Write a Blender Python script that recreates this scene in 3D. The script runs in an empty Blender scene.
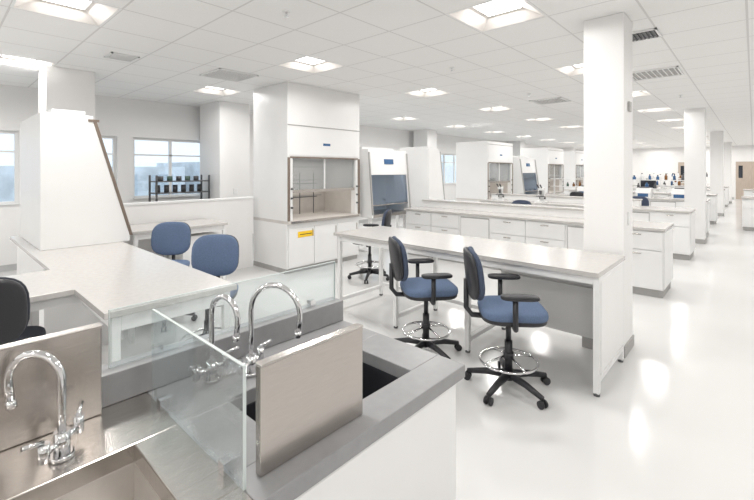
import bpy, bmesh, math, random
from mathutils import Vector, Matrix
random.seed(4)
S = bpy.context.scene
CEIL = 3.04

# ------------------------------------------------------------------ materials
def mat(name, col, rough=0.5, metal=0.0, var=0.04, scale=6.0, spec=0.5, stretch=None, bump=0.0, coat=0.0):
    m = bpy.data.materials.new(name); m.use_nodes = True
    nt = m.node_tree; b = nt.nodes["Principled BSDF"]
    b.inputs["Roughness"].default_value = rough
    b.inputs["Metallic"].default_value = metal
    b.inputs["Specular IOR Level"].default_value = spec
    b.inputs["Coat Weight"].default_value = coat
    tc = nt.nodes.new("ShaderNodeTexCoord"); mp = nt.nodes.new("ShaderNodeMapping")
    nz = nt.nodes.new("ShaderNodeTexNoise"); rp = nt.nodes.new("ShaderNodeValToRGB")
    nt.links.new(tc.outputs["Object"], mp.inputs[0]); nt.links.new(mp.outputs[0], nz.inputs["Vector"])
    nt.links.new(nz.outputs["Fac"], rp.inputs[0]); nt.links.new(rp.outputs[0], b.inputs["Base Color"])
    nz.inputs["Scale"].default_value = scale; nz.inputs["Detail"].default_value = 4
    if stretch: mp.inputs["Scale"].default_value = stretch
    c = Vector(col)
    lo = [max(0, x*(1-var)) for x in c]; hi = [min(1, x*(1+var)) for x in c]
    rp.color_ramp.elements[0].position = 0.3; rp.color_ramp.elements[1].position = 0.7
    rp.color_ramp.elements[0].color = (*lo, 1); rp.color_ramp.elements[1].color = (*hi, 1)
    if bump > 0:
        bp = nt.nodes.new("ShaderNodeBump"); bp.inputs["Strength"].default_value = bump
        bp.inputs["Distance"].default_value = 0.002
        nt.links.new(nz.outputs["Fac"], bp.inputs["Height"]); nt.links.new(bp.outputs[0], b.inputs["Normal"])
    return m

def emis(name, col, st):
    m = bpy.data.materials.new(name); m.use_nodes = True
    b = m.node_tree.nodes["Principled BSDF"]
    b.inputs["Base Color"].default_value = (0.9, 0.9, 0.9, 1)
    b.inputs["Emission Color"].default_value = (*col, 1)
    b.inputs["Emission Strength"].default_value = st
    return m

def glass(name, tint=(0.93, 0.96, 0.96), milk=0.06, refl=0.10):
    m = bpy.data.materials.new(name); m.use_nodes = True
    nt = m.node_tree; nt.nodes.clear()
    out = nt.nodes.new("ShaderNodeOutputMaterial")
    tr = nt.nodes.new("ShaderNodeBsdfTransparent"); tr.inputs[0].default_value = (*tint, 1)
    gl = nt.nodes.new("ShaderNodeBsdfGlossy"); gl.inputs["Roughness"].default_value = 0.03
    gl.inputs["Color"].default_value = (0.95, 0.97, 1, 1)
    df = nt.nodes.new("ShaderNodeBsdfDiffuse"); df.inputs[0].default_value = (0.85, 0.88, 0.88, 1)
    lw = nt.nodes.new("ShaderNodeLayerWeight"); lw.inputs[0].default_value = 0.25
    mu = nt.nodes.new("ShaderNodeMath"); mu.operation = 'MULTIPLY_ADD'
    mu.inputs[1].default_value = 0.45; mu.inputs[2].default_value = refl*0.4
    nt.links.new(lw.outputs["Fresnel"], mu.inputs[0])
    m1 = nt.nodes.new("ShaderNodeMixShader"); m2 = nt.nodes.new("ShaderNodeMixShader")
    m1.inputs[0].default_value = milk
    nt.links.new(tr.outputs[0], m1.inputs[1]); nt.links.new(df.outputs[0], m1.inputs[2])
    nt.links.new(mu.outputs[0], m2.inputs[0])
    nt.links.new(m1.outputs[0], m2.inputs[1]); nt.links.new(gl.outputs[0], m2.inputs[2])
    nt.links.new(m2.outputs[0], out.inputs[0])
    return m

WALL = mat("wall_paint", (0.86, 0.85, 0.84), 0.6, var=0.012, scale=2)
COLM = mat("column_paint", (0.87, 0.862, 0.855), 0.55, var=0.012, scale=2)
FLOOR = mat("epoxy_floor", (0.72, 0.718, 0.71), 0.15, var=0.025, scale=0.8, spec=0.55)
WHITE = mat("white_laminate", (0.86, 0.857, 0.85), 0.35, var=0.012, scale=3)
WHITE2 = mat("white_powdercoat", (0.84, 0.84, 0.835), 0.4, var=0.012, scale=3)
GAP = mat("shadow_gap_vinyl", (0.42, 0.41, 0.40), 0.6)
TOP = mat("bench_top_beige_grey", (0.56, 0.54, 0.52), 0.22, var=0.04, scale=30)
GREY = mat("grey_epoxy_resin", (0.29, 0.29, 0.295), 0.32, var=0.05, scale=25)
BLACKSINK = mat("black_epoxy_basin", (0.03, 0.03, 0.035), 0.35)
STEEL = mat("brushed_stainless", (0.52, 0.485, 0.455), 0.27, 1.0, var=0.06, scale=18, stretch=(1, 1, 30), bump=0.12)
STEELH = mat("brushed_stainless_counter", (0.64, 0.61, 0.58), 0.24, 1.0, var=0.08, scale=14, stretch=(25, 1, 1), bump=0.12)
STEELB = mat("stainless_basin", (0.70, 0.67, 0.64), 0.38, 0.85, var=0.05, scale=14)
CHROME = mat("chrome", (0.75, 0.75, 0.76), 0.07, 1.0, var=0.01)
BRONZE = mat("bronze_trim", (0.25, 0.20, 0.165), 0.4, 0.5, var=0.05)
TRIMG = mat("grey_trim", (0.45, 0.44, 0.43), 0.4, 0.2, var=0.05)
BLACK = mat("black_plastic", (0.022, 0.022, 0.026), 0.42, var=0.1)
DARK = mat("dark_grey_metal", (0.12, 0.12, 0.125), 0.4, 0.3)
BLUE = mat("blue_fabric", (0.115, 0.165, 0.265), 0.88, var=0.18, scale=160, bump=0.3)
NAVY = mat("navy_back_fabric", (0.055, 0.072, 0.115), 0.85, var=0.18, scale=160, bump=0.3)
DKBLUE = mat("charcoal_fabric", (0.02, 0.024, 0.035), 0.8, var=0.18, scale=160)
YELLOW = mat("yellow_label", (0.95, 0.62, 0.03), 0.5)
SCREEN = mat("screen_blue", (0.05, 0.13, 0.28), 0.2)
OFFSCREEN = mat("dark_screen", (0.03, 0.035, 0.045), 0.15)
SASH = glass("sash_glass", (0.74, 0.76, 0.77), 0.14, 0.2)
SASHB = glass("blue_tinted_sash_glass", (0.42, 0.55, 0.68), 0.06, 0.3)
GLASS = glass("clear_glass", (0.94, 0.97, 0.97), 0.06, 0.10)
GEDGE = mat("glass_edge", (0.62, 0.68, 0.67), 0.2)
WGLASS = glass("window_glass", (0.90, 0.94, 0.96), 0.06, 0.1)
INNER = mat("hood_liner", (0.64, 0.61, 0.58), 0.4)
LAMP = emis("troffer_lens", (1.0, 0.99, 0.965), 5.0)
WOOD = mat("door_wood", (0.50, 0.42, 0.35), 0.45, var=0.12, scale=5, stretch=(8, 8, 0.6))
GRASS = mat("exterior_paving", (0.60, 0.62, 0.62), 0.9)
BLDG = mat("exterior_facade", (0.66, 0.71, 0.76), 0.8, var=0.25, scale=0.6)
BLDW = mat("exterior_windows", (0.46, 0.53, 0.60), 0.6)
GREEN = mat("green_box", (0.10, 0.16, 0.13), 0.6)
AMBER = mat("amber_bottle", (0.25, 0.11, 0.03), 0.2)

# ceiling material with tile grid
T = 0.6625; GX, GY = -4.35 - T/2, 0.8 - T/2
CEILM = bpy.data.materials.new("acoustic_tile_grid"); CEILM.use_nodes = True
nt = CEILM.node_tree; b = nt.nodes["Principled BSDF"]; b.inputs["Roughness"].default_value = 0.8
tc = nt.nodes.new("ShaderNodeTexCoord"); sp = nt.nodes.new("ShaderNodeSeparateXYZ")
nt.links.new(tc.outputs["Object"], sp.inputs[0])
def mth(op, a, bb=None):
    n = nt.nodes.new("ShaderNodeMath"); n.operation = op
    for i, v in enumerate([a, bb]):
        if v is None: continue
        if isinstance(v, (int, float)): n.inputs[i].default_value = v
        else: nt.links.new(v, n.inputs[i])
    return n.outputs[0]
def line(o, off):
    f = mth('FRACT', mth('DIVIDE', mth('SUBTRACT', o, off-50*T), T))
    d = mth('ABSOLUTE', mth('SUBTRACT', f, 0.5))
    return mth('GREATER_THAN', d, 0.5 - 0.013)
g = mth('MAXIMUM', line(sp.outputs[0], GX), line(sp.outputs[1], GY))
nz = nt.nodes.new("ShaderNodeTexNoise"); nz.inputs["Scale"].default_value = 90
nt.links.new(tc.outputs["Object"], nz.inputs["Vector"])
r1 = nt.nodes.new("ShaderNodeValToRGB"); nt.links.new(nz.outputs["Fac"], r1.inputs[0])
r1.color_ramp.elements[0].color = (0.85, 0.845, 0.835, 1); r1.color_ramp.elements[1].color = (0.92, 0.915, 0.905, 1)
mx = nt.nodes.new("ShaderNodeMix"); mx.data_type = 'RGBA'
nt.links.new(g, mx.inputs[0]); nt.links.new(r1.outputs[0], mx.inputs[6]); mx.inputs[7].default_value = (0.70, 0.69, 0.68, 1)
nt.links.new(mx.outputs[2], b.inputs["Base Color"])

# ------------------------------------------------------------------ mesh builder
class MB:
    def __init__(s, name, M=None):
        s.name = name; s.bm = bmesh.new(); s.mats = []; s.M = M or Matrix.Identity(4)
    def mi(s, m):
        if m not in s.mats: s.mats.append(m)
        return s.mats.index(m)
    def face(s, vs, m, smooth=False):
        f = s.bm.faces.new(vs); f.material_index = s.mi(m); f.smooth = smooth; return f
    def v(s, p): return s.bm.verts.new(s.M @ Vector(p))
    def box(s, x0, y0, z0, x1, y1, z1, m):
        if x0 > x1: x0, x1 = x1, x0
        if y0 > y1: y0, y1 = y1, y0
        if z0 > z1: z0, z1 = z1, z0
        p = [s.v(q) for q in [(x0,y0,z0),(x1,y0,z0),(x1,y1,z0),(x0,y1,z0),(x0,y0,z1),(x1,y0,z1),(x1,y1,z1),(x0,y1,z1)]]
        for q in [(0,3,2,1),(4,5,6,7),(0,1,5,4),(1,2,6,5),(2,3,7,6),(3,0,4,7)]:
            s.face([p[i] for i in q], m)
    def prism(s, poly, axis, a0, a1, m):
        def P(u, w, a):
            return {'x': (a, u, w), 'y': (u, a, w), 'z': (u, w, a)}[axis]
        A = [s.v(P(u, w, a0)) for u, w in poly]; B = [s.v(P(u, w, a1)) for u, w in poly]
        n = len(poly)
        s.face(A, m); s.face(B[::-1], m)
        for i in range(n): s.face([A[i], B[i], B[(i+1) % n], A[(i+1) % n]], m)
    def tube(s, pts, r, m, seg=12, cap=True, closed=False):
        pts = [Vector(p) for p in pts]; n = len(pts); rings = []
        up = None
        for i, p in enumerate(pts):
            if closed: t = (pts[(i+1) % n] - pts[i-1])
            else: t = (pts[min(i+1, n-1)] - pts[max(i-1, 0)])
            t.normalize()
            if up is None:
                up = Vector((0, 0, 1)) if abs(t.z) < 0.9 else Vector((1, 0, 0))
            a = t.cross(up)
            if a.length < 1e-4: a = t.orthogonal()
            a.normalize(); bvec = a.cross(t); up = bvec
            rr = r[i] if isinstance(r, (list, tuple)) else r
            rings.append([s.v(p + a*math.cos(2*math.pi*k/seg)*rr + bvec*math.sin(2*math.pi*k/seg)*rr) for k in range(seg)])
        rng = range(n) if closed else range(n-1)
        for i in rng:
            A, B = rings[i], rings[(i+1) % n]
            for k in range(seg): s.face([A[k], A[(k+1) % seg], B[(k+1) % seg], B[k]], m, True)
        if cap and not closed:
            s.face(rings[0][::-1], m); s.face(rings[-1], m)
    def cyl(s, p0, p1, r, m, seg=16): s.tube([p0, p1], r, m, seg)
    def ell(s, c, h, m, e1=0.5, e2=0.5, nu=28, nv=14, tilt=0, bend=0):
        c = Vector(c)
        f = lambda w, e: math.copysign(abs(w)**e, w)
        R = Matrix.Rotation(tilt, 3, 'Y'); rows = []
        for j in range(1, nv):
            ph = -math.pi/2 + math.pi*j/nv; row = []
            for i in range(nu):
                th = 2*math.pi*i/nu
                p = Vector((h[0]*f(math.cos(ph), e1)*f(math.cos(th), e2), h[1]*f(math.cos(ph), e1)*f(math.sin(th), e2), h[2]*f(math.sin(ph), e1)))
                p.x += bend*(p.y**2)
                row.append(s.v(c + R @ p))
            rows.append(row)
        bot = s.v(c + R @ Vector((0, 0, -h[2]))); top = s.v(c + R @ Vector((0, 0, h[2])))
        for j in range(len(rows)-1):
            for i in range(nu): s.face([rows[j][i], rows[j][(i+1) % nu], rows[j+1][(i+1) % nu], rows[j+1][i]], m, True)
        for i in range(nu):
            s.face([bot, rows[0][(i+1) % nu], rows[0][i]], m, True); s.face([top, rows[-1][i], rows[-1][(i+1) % nu]], m, True)
    def done(s, bevel=0.0):
        bmesh.ops.recalc_face_normals(s.bm, faces=s.bm.faces)
        me = bpy.data.meshes.new(s.name); s.bm.to_mesh(me); s.bm.free()
        for m in s.mats: me.materials.append(m)
        o = bpy.data.objects.new(s.name, me); S.collection.objects.link(o)
        if bevel:
            md = o.modifiers.new("bevel", 'BEVEL'); md.width = bevel; md.segments = 2
            md.limit_method = 'ANGLE'; md.angle_limit = math.radians(50)
        return o

def TR(x, y, z, deg=0): return Matrix.Translation((x, y, z)) @ Matrix.Rotation(math.radians(deg), 4, 'Z')

# ------------------------------------------------------------------ room shell
X0, X1, Y0, Y1 = -9.0, 3.2, -2.6, 31.0
o = MB("floor"); o.box(X0-0.2, Y0-0.2, -0.1, X1+0.2, Y1+0.2, 0, FLOOR); o.done()
for nm, a in [("wall_right", (X1, Y0-0.2, 0, X1+0.2, Y1+0.2, CEIL)), ("wall_near", (X0, Y0-0.2, 0, X1, Y0, CEIL)),
              ("wall_far", (X0, Y1, 0, X1, Y1+0.2, CEIL))]:
    o = MB(nm); o.box(*a, WALL); o.done()
WZ0, WZ1 = 1.08, 2.30
wins = [(-1.6, 1.02), (1.25, 2.45), (2.72, 4.9), (6.2, 8.6), (9.2, 11.8), (12.4, 15.4), (16.0, 19.0), (20.0, 23.0)]
o = MB("wall_left")
o.box(X0-0.2, Y0-0.2, 0, X0, Y1+0.2, WZ0, WALL); o.box(X0-0.2, Y0-0.2, WZ1, X0, Y1+0.2, CEIL, WALL)
yy = Y0-0.2
for a, bb in wins + [(Y1+0.2, None)]:
    o.box(X0-0.2, yy, WZ0, X0, a, WZ1, WALL)
    yy = bb
o.done()
for i, (a, bb) in enumerate(wins):
    w = MB("window_%d" % (i+1)); f = 0.05
    w.box(X0-0.14, a, WZ0, X0-0.08, bb, WZ0+f, WHITE2); w.box(X0-0.14, a, WZ1-f, X0-0.08, bb, WZ1, WHITE2)
    n = max(1, round((bb-a)/0.75))
    for k in range(n+1):
        yk = a + (bb-a-f)*k/n
        w.box(X0-0.14, yk, WZ0+f, X0-0.08, yk+f, WZ1-f, WHITE2)
    w.box(X0-0.14, a+f, WZ1-0.36, X0-0.08, bb-f, WZ1-0.33, WHITE2)
    w.box(X0-0.113, a+f, WZ0+f, X0-0.107, bb-f, WZ1-f, WGLASS)
    w.box(X0-0.08, a, WZ0-0.0, X0+0.04, bb, WZ0+0.02, WHITE2)
    w.done()
BB = mat("baseboard_vinyl", (0.5, 0.5, 0.5), 0.5)
for nm, a in [("baseboard_left", (X0, Y0, 0, X0+0.015, Y1, 0.1)), ("baseboard_far", (X0+0.015, Y1-0.015, 0, X1, Y1, 0.1))]:
    o = MB(nm); o.box(*a, BB); o.done()

lx = [-7.0, -4.35, -1.7, 0.95]; ly = [0.8 + 2.65*k for k in range(-1, 12)]
cells = set()
for x in lx:
    for y in ly: cells.add((round((x-T/2-GX)/T), round((y-T/2-GY)/T)))
o = MB("ceiling")
ix0 = math.floor((X0-0.2-GX)/T); ix1 = math.ceil((X1+0.2-GX)/T); iy0 = math.floor((Y0-0.2-GY)/T); iy1 = math.ceil((Y1+0.2-GY)/T)
for i in range(ix0, ix1):
    for j in range(iy0, iy1):
        x, y = GX+i*T, GY+j*T
        if (i, j) in cells: continue
        o.face([o.v((x, y, CEIL)), o.v((x, y+T, CEIL)), o.v((x+T, y+T, CEIL)), o.v((x+T, y, CEIL))], CEILM)
o.done()
TROF = mat("troffer_reflector", (0.62, 0.59, 0.56), 0.5)
LT = MB("ceiling_light_troffers")
for (i, j) in sorted(cells):
    x, y = GX+i*T, GY+j*T; e = 0.02; t = 0.17; zt = CEIL+0.075
    R0 = [(x, y), (x+T, y), (x+T, y+T), (x, y+T)]
    R1 = [(x+e, y+e), (x+T-e, y+e), (x+T-e, y+T-e), (x+e, y+T-e)]
    R2 = [(x+t, y+t), (x+T-t, y+t), (x+T-t, y+T-t), (x+t, y+T-t)]
    V0 = [LT.v((*p, CEIL)) for p in R0]; V1 = [LT.v((*p, CEIL)) for p in R1]; V2 = [LT.v((*p, zt)) for p in R2]
    for k in range(4):
        LT.face([V0[k], V0[(k+1) % 4], V1[(k+1) % 4], V1[k]], WHITE2)
        LT.face([V1[k], V1[(k+1) % 4], V2[(k+1) % 4], V2[k]], TROF)
    LT.face(V2, LAMP)
    ld = bpy.data.lights.new("troffer_lamp", 'AREA'); ld.shape = 'SQUARE'; ld.size = 0.32; ld.energy = 23
    ld.color = (1.0, 0.98, 0.955)
    lo = bpy.data.objects.new("troffer_lamp", ld); S.collection.objects.link(lo)
    lo.location = (x+T/2, y+T/2, zt-0.012)
LT.done()

def grille(x, y, w, l, m=DARK, n=8):
    g = MB("ceiling_air_grille")
    z1 = CEIL-0.001; z0 = CEIL-0.018; f = 0.02
    g.box(x-w/2, y-l/2, z0, x+w/2, y-l/2+f, z1, WHITE2); g.box(x-w/2, y+l/2-f, z0, x+w/2, y+l/2, z1, WHITE2)
    g.box(x-w/2, y-l/2, z0, x-w/2+f, y+l/2, z1, WHITE2); g.box(x+w/2-f, y-l/2, z0, x+w/2, y+l/2, z1, WHITE2)
    g.box(x-w/2+f, y-l/2+f, z1-0.003, x+w/2-f, y+l/2-f, z1, m)
    for k in range(n):
        xk = x-w/2+f + (w-2*f)*(k+0.5)/n
        g.box(xk-0.006, y-l/2+f, z0+0.002, xk+0.006, y+l/2-f, z0+0.012, DARK if m == DARK else WHITE2)
    g.done()
grille(-0.86, 4.95, 0.33, 0.33); grille(-1.05, 7.05, 0.62, 0.62, GAP, 9); grille(-5.65, 2.97, 0.6, 0.6, GAP, 10)
grille(-5.7, 1.6, 0.3, 0.3, GAP, 5); grille(-3.0, 8.4, 0.6, 0.6, GAP, 10)
for x, y in [(-3.02, 2.12), (-3.02, 4.8), (-0.4, 3.45), (-3.02, 7.4), (-1.0, 9.4)]:
    g = MB("fire_sprinkler_head"); g.cyl((x, y, CEIL-0.008), (x, y, CEIL-0.0005), 0.035, WHITE2, 20); g.cyl((x, y, CEIL-0.045), (x, y, CEIL-0.008), 0.009, CHROME, 10)
    g.cyl((x, y, CEIL-0.048), (x, y, CEIL-0.044), 0.02, CHROME, 14); g.done()

def column(x0, y0, x1, y1, nm="structural_column", dev=False):
    c = MB(nm); c.box(x0, y0, 0, x1, y1, CEIL-0.001, COLM)
    c.box(x0-0.012, y0-0.012, 0, x1+0.012, y1+0.012, 0.1, GAP)
    c.box(x1, (y0+y1)/2-0.04, 1.15, x1+0.012, (y0+y1)/2+0.04, 1.27, WHITE2)
    if dev: c.box(x1, (y0+y1)/2-0.04, 2.18, x1+0.02, (y0+y1)/2+0.04, 2.27, TRIMG)
    c.done(0.004)
column(-1.17, 4.13, -0.84, 4.48, dev=True)
for k in range(1, 4): column(-1.17, 4.13+7.55*k, -0.80, 4.5+7.55*k)
column(-8.8, 3.95, -7.9, 4.62)
for k in range(1, 4): column(-8.8, 3.95+7.55*k, -8.2, 4.5+7.55*k)
column(-7.45, 1.05, -6.9, 1.6)

# ------------------------------------------------------------------ central open bench
def open_bench(nm, x0, y0, x1, y1, frames, H=0.907, panels=()):
    b = MB(nm); t = 0.035; s = 0.042
    b.box(x0, y0, H-t, x1, y1, H, TOP)
    z1 = H-t-0.001
    for fx in frames:
        for fy in (y0+0.03, y1-0.03-s):
            b.box(fx, fy, 0.02, fx+s, fy+s, z1, WHITE2)
            b.cyl((fx+s/2, fy+s/2, 0), (fx+s/2, fy+s/2, 0.025), 0.022, DARK)
        b.box(fx, y0+0.03+s, 0.10, fx+s, y1-0.03-s, 0.14, WHITE2)
        b.box(fx, y0+0.03+s, z1-0.05, fx+s, y1-0.03-s, z1, WHITE2)
    for a, c in zip(frames[:-1], frames[1:]):
        b.box(a+s, y0+0.035, z1-0.06, c, y0+0.055, z1, WHITE2)
        b.box(a+s, y1-0.055, z1-0.06, c, y1-0.035, z1, WHITE2)
        b.box(a+s, y1-0.07, 0.14, c, y1-0.035, 0.18, WHITE2)
    for a, c in panels:
        b.box(a, y1-0.085, 0.18, c, y1-0.07, z1-0.08, WHITE)
    return b
b = open_bench("lab_workbench", -3.68, 3.25, -0.82, 4.08, [-3.64, -2.78, -1.93, -0.866], panels=[(-1.88, -0.87)])
b.box(-0.866+0.044, 3.33, 0.16, -0.826, 4.0, 0.84, WHITE)
b.box(-1.88, 3.97, 0.55, -0.87, 3.99, 0.60, WHITE2)
b.done(0.003)

# ------------------------------------------------------------------ bench with cabinets
def cabinet_bench(nm, x0, y0, x1, y1, H=0.9, shelf=True, ledge=False):
    b = MB(nm); t = 0.035
    b.box(x0+0.03, y0+0.08, 0, x1-0.03, y1-0.03, 0.1, GAP)
    b.box(x0+0.02, y0+0.045, 0.1, x1-0.02, y1-0.02, H-t, WHITE)
    b.box(x0, y0, H-t, x1, y1, H, TOP)
    n = max(1, round((x1-x0-0.04)/0.6)); w = (x1-x0-0.04)/n
    for i in range(n):
        a = x0+0.02+i*w+0.005; c = a+w-0.01
        if i % 3 == 2:
            b.box(a+0.02, y0+0.040, 0.14, c-0.02, y0+0.0449, H-t-0.03, GAP)
            b.box(a+0.03, y0+0.036, 0.16, c-0.03, y0+0.040, H-t-0.05, WHITE)
            continue
        zs = [(0.11, 0.60), (0.61, 0.85)] if i % 3 == 0 else [(0.11, 0.35), (0.36, 0.60), (0.61, 0.85)]
        for z0, z1 in zs:
            b.box(a, y0+0.025, z0, c, y0+0.045, z1, WHITE2)
            b.box((a+c)/2-0.06, y0+0.008, z1-0.05, (a+c)/2+0.06, y0+0.0249, z1-0.038, STEEL)
    b.box(x1-0.02, y0+0.06, 0.12, x1-0.006, y1-0.04, H-t-0.02, WHITE2)
    if ledge:
        b.box(x0+0.05, y1-0.26, H, x1-0.9, y1-0.02, H+0.12, WHITE); b.box(x0+0.04, y1-0.28, H+0.12, x1-0.88, y1-0.01, H+0.145, TOP)
    if shelf:
        yc = y1-0.12
        for xx in [x0+0.3, (x0+x1)/2, x1-0.35]:
            b.box(xx, yc, H, xx+0.04, yc+0.06, H+0.48, WHITE2)
        for z in (H+0.22, H+0.46):
            b.box(x0+0.25, yc-0.12, z, x1-0.28, yc+0.06, z+0.02, WHITE2)
    return b.done(0.003)
cabinet_bench("cabinet_workbench", -5.05, 6.3, -0.83, 7.1, shelf=False, ledge=True)
cabinet_bench("cabinet_workbench", -5.05, 9.3, -0.83, 10.1, shelf=False, ledge=True)
cabinet_bench("shelved_workbench", -5.05, 12.9, -0.83, 13.7)
cabinet_bench("shelved_workbench", -5.05, 16.0, -0.83, 16.8)
cabinet_bench("shelved_workbench", -5.05, 20.4, -0.83, 21.2)
cabinet_bench("shelved_workbench", -5.05, 24.0, -0.83, 24.8)
cabinet_bench("cabinet_workbench", -0.25, 15.0, 1.6, 15.8, shelf=False)
cabinet_bench("cabinet_workbench", -0.3, 21.0, 1.6, 21.8, shelf=False)

# left L-shaped bench
b = MB("corner_workbench")
H = 0.9; t = 0.035
b.prism([(-6.2, 0.62), (-3.9, 0.62), (-3.9, -2.2), (-3.15, -2.2), (-3.15, 0.62), (-2.5, 0.62), (-2.5, 1.37), (-6.2, 1.37)], 'z', H-t, H, TOP)
s = 0.042
for (x, y) in [(-2.56, 0.66), (-2.56, 1.29), (-4.4, 1.29), (-3.22, -1.2), (-3.86, -1.2), (-3.22, -2.1), (-3.86, -2.1), (-3.86, 0.5)]:
    b.box(x, y, 0.0, x+s, y+s, H-t, WHITE2)
b.box(-2.56, 0.66+s, 0.10, -2.56+s, 1.29, 0.14, WHITE2); b.box(-2.56, 0.66+s, 0.78, -2.56+s, 1.29, H-t, WHITE2)
b.box(-3.18, 0.665, 0.79, -2.56, 0.69, H-t, WHITE2); b.box(-6.1, 1.30, 0.79, -2.56, 1.32, H-t, WHITE2)
b.box(-3.21, -2.1, 0.80, -3.19, 0.66, H-t, WHITE2)
b.box(-3.85, -2.1, 0.1, -3.83, 0.5, H-t, WHITE)
b.box(-6.1, 0.67, 0.0, -4.5, 1.28, H-t, WHITE)
for k in range(3):
    b.box(-6.09+k*0.53, 1.2801, 0.12, -6.09+k*0.53+0.51, 1.296, 0.76, WHITE2)
b.done(0.003)

b = MB("wall_workbench"); b.box(-6.3, 1.66, H-t, -5.55, 2.9, H, TOP)
for y in (1.7, 2.28, 2.84):
    b.box(-5.62, y, 0, -5.58, y+0.04, H-t, WHITE2); b.box(-6.26, y, 0, -6.22, y+0.04, H-t, WHITE2)
b.box(-5.60, 1.74, 0.79, -5.585, 2.84, H-t, WHITE2)
b.box(-6.2, 2.33, 0.05, -5.66, 2.8, 0.75, WHITE)
b.box(-5.66, 2.34, 0.06, -5.645, 2.79, 0.40, WHITE2); b.box(-5.66, 2.34, 0.42, -5.645, 2.79, 0.74, WHITE2)
b.done(0.003)
b = MB("low_partition"); b.box(-6.42, 1.66, 0, -6.32, 3.75, 1.16, WALL); b.box(-6.44, 1.65, 1.16, -6.30, 3.76, 1.19, WHITE2); b.done(0.003)

# ------------------------------------------------------------------ fume hoods
def fume_hood(x, y, w=1.6, top=CEIL-0.002, label=True):
    b = MB("fume_hood", TR(x, y, 0)); D = 1.0; zc = 0.84
    b.box(-D, 0, 0, -0.06, w, 0.08, GAP)
    b.box(-D, 0, 0.08, -0.02, w, zc-0.05, WHITE)
    for k in range(3):
        a = 0.03+k*(w-0.06)/3; c = a+(w-0.06)/3-0.01
        b.box(-0.02, a, 0.10, 0.0, c, 0.72, WHITE2)
        b.box(0.0, c-0.04, 0.56, 0.012, c-0.028, 0.68, STEEL)
    b.box(-D, 0, zc-0.05, 0.03, w, zc, INNER)
    b.box(0.03, 0.05, zc-0.04, 0.045, w-0.05, zc-0.005, STEEL)
    p = 0.10
    b.box(-D, 0, zc, 0, 0.05, top, WHITE); b.box(-D, w-0.05, zc, 0, w, top, WHITE)
    b.box(-0.12, 0.05, zc, 0, p, 1.85, WHITE2); b.box(-0.12, w-p, zc, 0, w-0.05, 1.85, WHITE2)
    b.box(-D, 0.05, zc, -D+0.08, w-0.05, 1.85, INNER)
    b.box(-D+0.08, 0.05, zc, -0.12, 0.07, 1.85, INNER); b.box(-D+0.08, w-0.07, zc, -0.12, w-0.05, 1.85, INNER)
    b.box(-D, 0.05, 1.85, -0.001, w-0.05, top, WHITE)
    for z in (1.15, 1.45, 1.7): b.box(-D+0.08, 0.15, z, -D+0.085, w-0.15, z+0.02, GAP)
    b.box(0, 0.0, zc, 0.012, 0.045, 1.85, BRONZE); b.box(0, w-0.045, zc, 0.012, w, 1.85, BRONZE)
    b.box(0, 0.05, 1.84, 0.010, w-0.05, 1.865, BRONZE)
    b.box(0, 0.0, 2.36, 0.008, w, 2.375, GAP)
    b.box(0, 0.03, 1.88, 0.008, w-0.03, 2.34, WHITE2)
    b.box(0.008, w*0.45, 2.06, 0.011, w*0.55, 2.10, SCREEN)
    zs = 1.28
    b.box(-0.07, p, zs, -0.03, w-p, zs+0.05, STEEL)
    b.box(-0.06, p, zs+0.05, -0.05, w-p, 1.85, SASH)
    b.box(-0.068, w/2-0.015, zs+0.05, -0.045, w/2+0.015, 1.85, WHITE2)
    for z in (1.05, 1.2, 1.35):
        b.cyl((0.0, 0.075, z), (0.035, 0.075, z), 0.016, DARK, 10); b.cyl((0.0, w-0.075, z), (0.035, w-0.075, z), 0.016, DARK, 10)
    for yy in (w*0.3, w*0.5, w*0.7): b.cyl((-0.75, yy, zc), (-0.75, yy, 1.6), 0.008, DARK, 8)
    for zz in (1.15, 1.4): b.cyl((-0.75, w*0.25, zz), (-0.75, w*0.75, zz), 0.008, DARK, 8)
    if label:
        b.box(0.0, 0.20, 0.56, 0.004, 0.52, 0.655, YELLOW)
        b.box(0.004, 0.24, 0.60, 0.006, 0.48, 0.612, BLACK)
    ld = bpy.data.lights.new("fume_hood_lamp", 'AREA'); ld.shape = 'RECTANGLE'; ld.size = 0.12; ld.size_y = w*0.6; ld.energy = 4; ld.color = (1, 0.93, 0.85)
    lo = bpy.data.objects.new("fume_hood_lamp", ld); S.collection.objects.link(lo); lo.location = (x-0.5, y+w/2, 1.84)
    b.done(0.003)
fume_hood(-5.4, 3.81)
fume_hood(-5.4, 10.4, 1.6, 2.45, False)
fume_hood(-5.4, 14.9, 1.6, 2.45, False)
fume_hood(-5.4, 18.0, 1.6, 2.45, False)
fume_hood(-5.4, 22.0, 1.6, 2.45, False)

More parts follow.
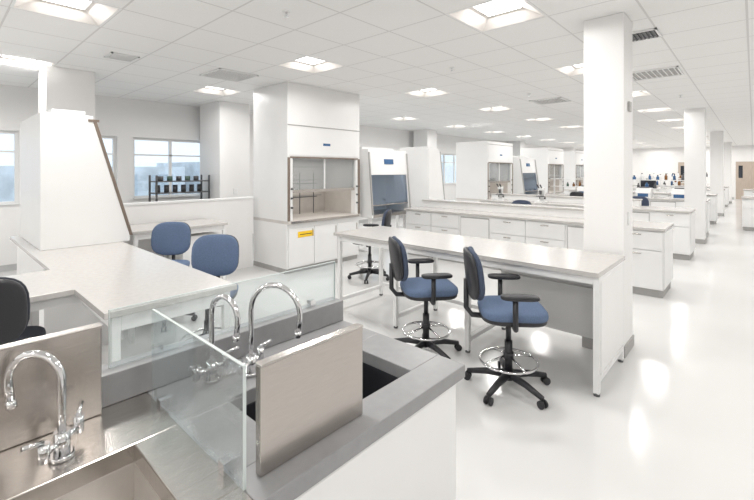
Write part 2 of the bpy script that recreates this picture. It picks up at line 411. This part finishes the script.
def bsc(nm, M, w=1.2, z0=0.75, z1=2.05, D=0.72, stand=True, trim=BRONZE, fr=0.56, sash=SASH):
    b = MB(nm, M); h = z1-z0
    prof = [(0, z0), (D, z0), (D, z0+0.06), (D*fr, z1-0.06), (D*fr, z1), (0, z1)]
    for a, c in ((0, 0.04), (w-0.04, w)): b.prism(prof, 'x', a, c, WHITE)
    b.box(0.04, 0, z0, w-0.04, 0.10, z1, WHITE2)
    b.box(0.04, 0.10, z0, w-0.04, D, z0+0.06, STEEL)
    def yf(z): return D - (D*(1-fr))*(z-(z0+0.06))/(h-0.12)
    za = z0+0.62*h
    b.prism([(0.10, za), (yf(za)-0.005, za), (D*fr-0.005, z1-0.06), (D*fr-0.005, z1-0.01), (0.10, z1-0.01)], 'x', 0.04, w-0.04, WHITE2)
    zb = z0+0.24
    b.prism([(yf(za)-0.025, za), (yf(za)-0.015, za), (yf(zb)-0.015, zb), (yf(zb)-0.025, zb)], 'x', 0.04, w-0.04, sash)
    b.box(0.04, yf(zb)-0.03, zb-0.02, w-0.04, yf(zb)-0.01, zb, STEEL)
    tw = 0.035 if trim == BRONZE else 0.02
    for a, c in ((-0.006, tw), (w-tw, w+0.006)):
        b.prism([(D, z0+0.06), (D+0.03, z0+0.06), (D*fr+0.03, z1-0.06), (D*fr, z1-0.06)], 'x', a, c, trim)
    if trim == BRONZE:
        b.prism([(D*0.5, z1-0.06), (D*0.56+0.05, z1-0.06), (D*0.56+0.05, z1-0.035), (D*0.5, z1-0.035)], 'x', w-0.002, w+0.008, trim)
    zm = z0+0.78*h
    b.prism([(yf(zm)-0.004, zm), (yf(zm)+0.006, zm), (yf(zm+0.10)+0.006, zm+0.10), (yf(zm+0.10)-0.004, zm+0.10)], 'x', w*0.38, w*0.62, SCREEN)
    b.box(0.1, 0.1, z1, w-0.1, D*0.5, z1+0.05, WHITE2)
    if stand:
        for x in (0.03, w-0.08):
            b.box(x, 0.03, 0.0, x+0.05, 0.08, z0, WHITE2); b.box(x, D-0.12, 0.0, x+0.05, D-0.07, z0, WHITE2)
            b.box(x, 0.08, 0.08, x+0.05, D-0.12, 0.12, WHITE2)
        b.box(0.08, 0.04, 0.3, w-0.08, 0.07, 0.35, WHITE2)
    b.done(0.003)
bsc("biosafety_cabinet", TR(-6.1, 0.70, 0.0), w=1.23, z0=0.901, z1=2.19, D=0.74, stand=False)
bsc("biosafety_cabinet", TR(-5.95, 6.72, 0, -90), w=1.15, D=0.72, trim=TRIMG, fr=0.86, sash=SASHB)
bsc("biosafety_cabinet", TR(-6.2, 7.35, 0, 0), w=1.0, D=0.62, z1=2.12, trim=TRIMG, fr=0.66)
bsc("biosafety_cabinet", TR(-6.0, 13.6, 0, -90), w=1.2, D=0.8, trim=TRIMG, fr=0.8, sash=SASHB)

# ------------------------------------------------------------------ chairs
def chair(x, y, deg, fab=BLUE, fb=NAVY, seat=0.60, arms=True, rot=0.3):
    b = MB("lab_stool_chair", TR(x, y, 0, deg))
    for k in range(5):
        a = 2*math.pi*k/5 + rot; c, s_ = math.cos(a), math.sin(a)
        b.tube([(0.03*c, 0.03*s_, 0.105), (0.17*c, 0.17*s_, 0.095), (0.31*c, 0.31*s_, 0.068)], [0.030, 0.024, 0.018], BLACK, 10)
        b.cyl((0.31*c, 0.31*s_, 0.068), (0.31*c, 0.31*s_, 0.045), 0.009, BLACK, 8)
        n = Vector((-s_, c, 0))
        for sg in (-1, 1):
            p = Vector((0.31*c, 0.31*s_, 0.028)) + n*0.010*sg
            b.cyl(p, p+n*0.016*sg, 0.028, BLACK, 14)
    b.cyl((0, 0, 0.07), (0, 0, 0.14), 0.040, BLACK); b.cyl((0, 0, 0.14), (0, 0, 0.36), 0.029, BLACK); b.cyl((0, 0, 0.36), (0, 0, seat-0.07), 0.020, BLACK)
    b.tube([(0.21*math.cos(t*math.pi/16), 0.21*math.sin(t*math.pi/16), 0.21) for t in range(32)], 0.010, CHROME, 8, closed=True)
    for k in range(4):
        a = k*math.pi/2+0.4; b.cyl((0.02*math.cos(a), 0.02*math.sin(a), 0.25), (0.205*math.cos(a), 0.205*math.sin(a), 0.21), 0.008, CHROME, 8)
    b.cyl((0, 0, 0.225), (0, 0, 0.275), 0.038, BLACK)
    b.box(-0.14, -0.09, seat-0.085, 0.12, 0.09, seat-0.045, BLACK)
    b.tube([(0.02, 0, seat-0.06), (0.02, -0.22, seat-0.065)], 0.006, BLACK, 8)
    b.ell((0.02, 0, seat-0.035), (0.235, 0.235, 0.028), BLACK, 0.4, 0.55)
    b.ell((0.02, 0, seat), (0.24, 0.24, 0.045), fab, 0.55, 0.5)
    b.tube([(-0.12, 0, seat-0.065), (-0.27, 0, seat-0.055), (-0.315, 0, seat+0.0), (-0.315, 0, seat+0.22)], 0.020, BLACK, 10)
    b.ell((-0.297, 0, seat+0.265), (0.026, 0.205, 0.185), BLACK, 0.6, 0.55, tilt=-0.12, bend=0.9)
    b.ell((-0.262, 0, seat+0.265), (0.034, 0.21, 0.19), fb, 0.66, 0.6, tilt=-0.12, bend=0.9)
    if arms:
        for sg in (-1, 1):
            b.tube([(0.0, 0.09*sg, seat-0.06), (0.0, 0.25*sg, seat-0.065), (-0.01, 0.29*sg, seat-0.02), (-0.01, 0.29*sg, seat+0.16)], 0.019, BLACK, 10)
            b.ell((0.02, 0.285*sg, seat+0.17), (0.13, 0.046, 0.020), BLACK, 0.6, 0.5)
    b.done()
chair(-2.17, 3.02, 50, rot=0.1)
chair(-1.37, 2.97, 36)
chair(-4.32, 4.55, 215)
chair(-3.46, 1.62, -42, arms=False, fb=BLUE)
chair(-4.72, 1.73, -38, arms=False, fb=BLUE)
chair(-3.10, 0.22, 165, fab=DKBLUE, fb=DKBLUE, seat=0.66, arms=False)
chair(-3.4, 7.7, -90); chair(-1.9, 10.7, -80); chair(-3.6, 12.4, 90, fab=DKBLUE); chair(-1.6, 15.5, 80, fab=DKBLUE); chair(-3.0, 10.75, -100)

# ------------------------------------------------------------------ sink island in foreground
XR, XL, YF, YN, YM = -0.82, -1.60, 1.40, -1.6, 0.50
Z = 0.90; t = 0.05
b = MB("sink_island")
b.box(XL+0.05, YN+0.05, 0, XR-0.10, YF-0.05, 0.1, GAP)
b.box(XR-0.06, YN+0.03, 0.1, XR-0.035, YF-0.03, Z-t, WHITE); b.box(XL+0.03, YN+0.03, 0.1, XL+0.05, YF-0.03, Z-t, WHITE)
b.box(XL+0.05, YF-0.05, 0.1, XR-0.06, YF-0.03, Z-t, WHITE); b.box(XL+0.05, YN+0.03, 0.1, XR-0.06, YN+0.05, Z-t, WHITE)
b.box(XL+0.05, YN+0.05, 0.1, XR-0.06, YF-0.05, 0.12, WHITE)
yk = YF-0.035
while yk > YN+0.7:
    b.box(XR-0.035, yk-0.88, 0.12, XR-0.017, yk-0.004, Z-t-0.01, WHITE2)
    yk -= 0.886
def slab_hole(b, x0, y0, x1, y1, hx0, hy0, hx1, hy1, z0, z1, m):
    b.box(x0, y0, z0, hx0, y1, z1, m); b.box(hx1, y0, z0, x1, y1, z1, m)
    b.box(hx0, y0, z0, hx1, hy0, z1, m); b.box(hx0, hy1, z0, hx1, y1, z1, m)
def basin(b, x0, y0, x1, y1, zt, dep, m, w=0.008):
    b.box(x0-w, y0-w, zt-dep-w, x1+w, y1+w, zt-dep, m)
    b.box(x0-w, y0-w, zt-dep, x0, y1+w, zt, m); b.box(x1, y0-w, zt-dep, x1+w, y1+w, zt, m)
    b.box(x0, y0-w, zt-dep, x1, y0, zt, m); b.box(x0, y1, zt-dep, x1, y1+w, zt, m)
    b.cyl(((x0+x1)/2, (y0+y1)/2, zt-dep), ((x0+x1)/2, (y0+y1)/2, zt-dep+0.006), 0.045, CHROME, 20)
slab_hole(b, XL, YM, XR, YF, -1.27, 0.66, -0.945, 1.22, Z-t, Z, GREY)
basin(b, -1.27, 0.66, -0.945, 1.22, Z-t, 0.2, BLACKSINK)
slab_hole(b, XL, YN, XR, YM, -1.25, -0.55, -0.90, 0.38, Z-t, Z, STEELH)
basin(b, -1.25, -0.55, -0.90, 0.38, Z-t, 0.15, STEELB)
b.box(XR-0.012, YN, Z, XR, YM-0.01, Z+0.008, STEELH)
b.box(XL, YN, Z, XL+0.09, YF, Z+0.10, GREY)
b.done(0.004)

def steel_panel(x, y0, y1, h=0.27):
    p = MB("splash_guard_panel")
    p.box(x-0.012, y0, Z+0.0005, x+0.012, y1, Z+h, STEEL)
    p.box(x-0.015, y0-0.001, Z+h, x+0.015, y1+0.001, Z+h+0.006, STEELH)
    p.done(0.003)
steel_panel(-0.895, 0.545, 0.90)
p = MB("splash_guard_panel")
p.box(-1.500, -0.45, Z+0.0005, -1.476, 0.36, Z+0.27, STEEL); p.box(-1.505, -0.45, Z+0.27, -1.470, 0.362, Z+0.276, STEELH)
p.done(0.003)
def glass_panel(x0, y0, x1, y1, z0, z1):
    g = MB("glass_splash_screen")
    if abs(x1-x0) > abs(y1-y0):
        y0 -= 0.004; y1 += 0.004; g.box(x0, y0, z0, x1, y1, z1, GLASS)
        e = 0.002
        g.box(x0, y0, z1, x1, y1, z1+e, GEDGE); g.box(x1, y0, z0, x1+e, y1, z1+e, GEDGE)
    else:
        x0 -= 0.004; x1 += 0.004; g.box(x0, y0, z0, x1, y1, z1, GLASS)
        e = 0.002
        g.box(x0, y0, z1, x1, y1, z1+e, GEDGE); g.box(x0, y1, z0, x1, y1+e, z1+e, GEDGE); g.box(x0, y0-e, z0, x1, y0, z1+e, GEDGE)
    for k in (0.15, 0.85):
        cx, cy = x0+(x1-x0)*k, y0+(y1-y0)*k
        if abs(x1-x0) > abs(y1-y0): cy = (y0+y1)/2
        else: cx = (x0+x1)/2
        g.box(cx-0.014, cy-0.014, z0-0.0005, cx+0.014, cy+0.014, z0+0.03, CHROME)
    g.done()
glass_panel(-1.46, 0.50, -0.88, 0.50, Z+0.001, Z+0.29)
glass_panel(-1.555, 0.40, -1.555, 1.38, Z+0.101, Z+0.29)

def faucet(x, y, z, deg, R=0.075, hs=0.25):
    f = MB("gooseneck_faucet", TR(x, y, z+0.0008, deg))
    f.cyl((0, 0, 0), (0, 0, 0.012), 0.028, CHROME, 20); f.cyl((0, 0, 0.012), (0, 0, 0.07), 0.018, CHROME, 20)
    pts = [(0, 0, 0.06), (0, 0, hs*0.6), (0, 0, hs)]
    for k in range(1, 15):
        a = math.pi - k*math.pi*1.05/14
        pts.append((R + R*math.cos(a), 0, hs + R*math.sin(a)))
    e = pts[-1]; pts.append((e[0]-0.006, 0, e[2]-0.04))
    f.tube(pts, 0.0095, CHROME, 14)
    f.cyl((e[0]-0.006, 0, e[2]-0.04), (e[0]-0.009, 0, e[2]-0.06), 0.012, CHROME, 14)
    for sg in (-1, 1):
        f.cyl((0, 0.0, 0.045), (0, 0.06*sg, 0.045), 0.009, CHROME, 12)
        f.cyl((0, 0.06*sg, 0.03), (0, 0.06*sg, 0.075), 0.013, CHROME, 14)
        f.tube([(0, 0.06*sg, 0.078), (0.02, 0.10*sg, 0.088)], 0.006, CHROME, 10)
    f.done()
faucet(-1.36, 0.80, Z, 25, 0.10, 0.235)
faucet(-1.33, 0.235, Z, -137, 0.07, 0.20)
faucet(-1.42, 0.68, Z, 10, 0.07, 0.24)

# ------------------------------------------------------------------ bench-top equipment
def monitor(x, y, z, deg):
    m = MB("computer_monitor", TR(x, y, z+0.001, deg))
    m.box(-0.1, -0.09, 0, 0.1, 0.09, 0.012, BLACK); m.box(-0.02, -0.01, 0.012, 0.02, 0.01, 0.2, BLACK)
    m.box(-0.22, -0.03, 0.12, 0.22, -0.005, 0.40, BLACK); m.box(-0.205, -0.032, 0.135, 0.205, -0.03, 0.385, OFFSCREEN)
    m.done(0.003)
def microscope(x, y, z, deg):
    m = MB("microscope", TR(x, y, z+0.001, deg))
    m.box(-0.10, -0.12, 0, 0.10, 0.14, 0.04, WHITE2); m.box(-0.04, 0.06, 0.04, 0.04, 0.13, 0.30, WHITE2)
    m.box(-0.045, -0.06, 0.28, 0.045, 0.13, 0.34, WHITE2); m.box(-0.08, -0.08, 0.14, 0.08, 0.07, 0.155, BLACK)
    m.cyl((0, -0.02, 0.19), (0, -0.02, 0.28), 0.028, DARK); m.cyl((0, -0.02, 0.16), (0, -0.02, 0.19), 0.010, CHROME)
    for sg in (-1, 1): m.cyl((0.03*sg, -0.03, 0.33), (0.035*sg, -0.14, 0.41), 0.015, BLACK)
    m.cyl((-0.07, 0.09, 0.1), (0.07, 0.09, 0.1), 0.022, BLACK)
    m.done(0.002)
def bottles(x, y, z, n=6, w=1.2):
    m = MB("reagent_bottles", TR(x, y, z+0.001))
    for k in range(n):
        r = random.uniform(0.03, 0.045); h = random.uniform(0.10, 0.17); xx = w*k/n; c = random.choice([AMBER, WHITE2, SCREEN, GREEN, WHITE2, DARK])
        m.tube([(xx, 0, 0), (xx, 0, h*0.7), (xx, 0, h*0.82), (xx, 0, h)], [r, r, r*0.45, r*0.45], c, 14)
        m.cyl((xx, 0, h), (xx, 0, h+0.02), r*0.5, BLACK, 12)
    m.done()
def centrifuge(x, y, z, deg=0):
    m = MB("benchtop_centrifuge", TR(x, y, z+0.001, deg))
    m.prism([(-0.2, 0), (0.2, 0), (0.2, 0.26), (-0.12, 0.26), (-0.2, 0.14)], 'x', -0.17, 0.17, WHITE2)
    m.cyl((0, 0.04, 0.26), (0, 0.04, 0.285), 0.13, DARK, 24); m.prism([(-0.203, 0.03), (-0.2, 0.03), (-0.2, 0.12), (-0.203, 0.12)], 'x', -0.12, 0.12, SCREEN)
    m.done(0.006)
for x, y, d in [(-4.6, 9.5, 10), (-3.6, 9.5, 0), (-2.2, 9.5, 0)]: microscope(x, y, 0.9, d)
monitor(-2.6, 16.3, 0.9, 0); monitor(-3.0, 13.2, 0.9, 5)
centrifuge(-2.2, 13.2, 0.9); centrifuge(-3.7, 13.2, 0.9); centrifuge(-1.4, 13.15, 0.9); centrifuge(-1.4, 16.2, 0.9)
for yb in (13.55, 16.65, 21.05):
    bottles(-4.3, yb, 1.14, 7, 1.25); bottles(-2.4, yb, 1.14, 5, 1.0)
    bottles(-2.5, yb, 1.38, 7, 1.3)
r = MB("window_equipment_rack", TR(-8.55, 3.0, 0))
for x in (0, 0.35):
    for y in (-0.15, 0.85): r.box(x, y, 0, x+0.03, y+0.03, 1.55, DARK)
for z in (0.3, 0.75, 1.2, 1.42): r.box(0, -0.15, z, 0.38, 0.88, z+0.02, DARK)
for k in range(6): r.cyl((0.18, -0.05+k*0.16, 1.22), (0.18, -0.05+k*0.16, 1.36), 0.045, DARK, 12)
for k in range(5): r.cyl((0.18, 0.0+k*0.17, 1.44), (0.18, 0.0+k*0.17, 1.53), 0.05, GREEN if k % 2 else DARK, 12)
r.done()

for i, (x, m) in enumerate([(-0.75, WOOD), (-3.4, WOOD)]):
    d = MB("door_%d" % (i+1)); d.box(x, Y1-0.05, 0, x+0.95, Y1-0.001, 2.12, m)
    d.box(x-0.06, Y1-0.06, 0, x, Y1-0.001, 2.18, WHITE2); d.box(x+0.95, Y1-0.06, 0, x+1.01, Y1-0.001, 2.18, WHITE2); d.box(x, Y1-0.06, 2.12, x+0.95, Y1-0.001, 2.18, WHITE2)
    d.box(x+0.12, Y1-0.055, 1.2, x+0.3, Y1-0.05, 1.9, OFFSCREEN); d.cyl((x+0.86, Y1-0.09, 1.0), (x+0.86, Y1-0.05, 1.0), 0.02, STEEL); d.done()

o = MB("exterior_ground"); o.box(-70, -40, -4.2, -9.4, 80, -4.0, GRASS); o.done()
o = MB("exterior_building")
for k in range(6):
    y = -30+k*17; h = [1.5, 3.0, 2.0, 2.6, 1.6, 3.2][k]
    o.box(-60, y, -4.0, -46, y+15, h, BLDG)
    for q in range(4): o.box(-46, y+1.5+q*3.4, -2, -45.95, y+3.5+q*3.4, h-0.8, BLDW)
o.done()

w = bpy.data.worlds.new("sky"); S.world = w; w.use_nodes = True
bg = w.node_tree.nodes["Background"]; bg.inputs[0].default_value = (0.85, 0.92, 1.0, 1); bg.inputs[1].default_value = 1.6
try:
    S.view_settings.view_transform = 'Standard'; S.view_settings.look = 'None'
except Exception as e: print(e)
cd = bpy.data.cameras.new("camera"); cam = bpy.data.objects.new("camera", cd); S.collection.objects.link(cam)
cam.location = (0, 0, 1.65); cam.rotation_euler = (math.radians(90), 0, math.radians(42.5))
cd.sensor_width = 36; cd.lens = 411/754*36; cd.shift_y = -80/754; cd.clip_start = 0.02; cd.clip_end = 300
S.camera = cam
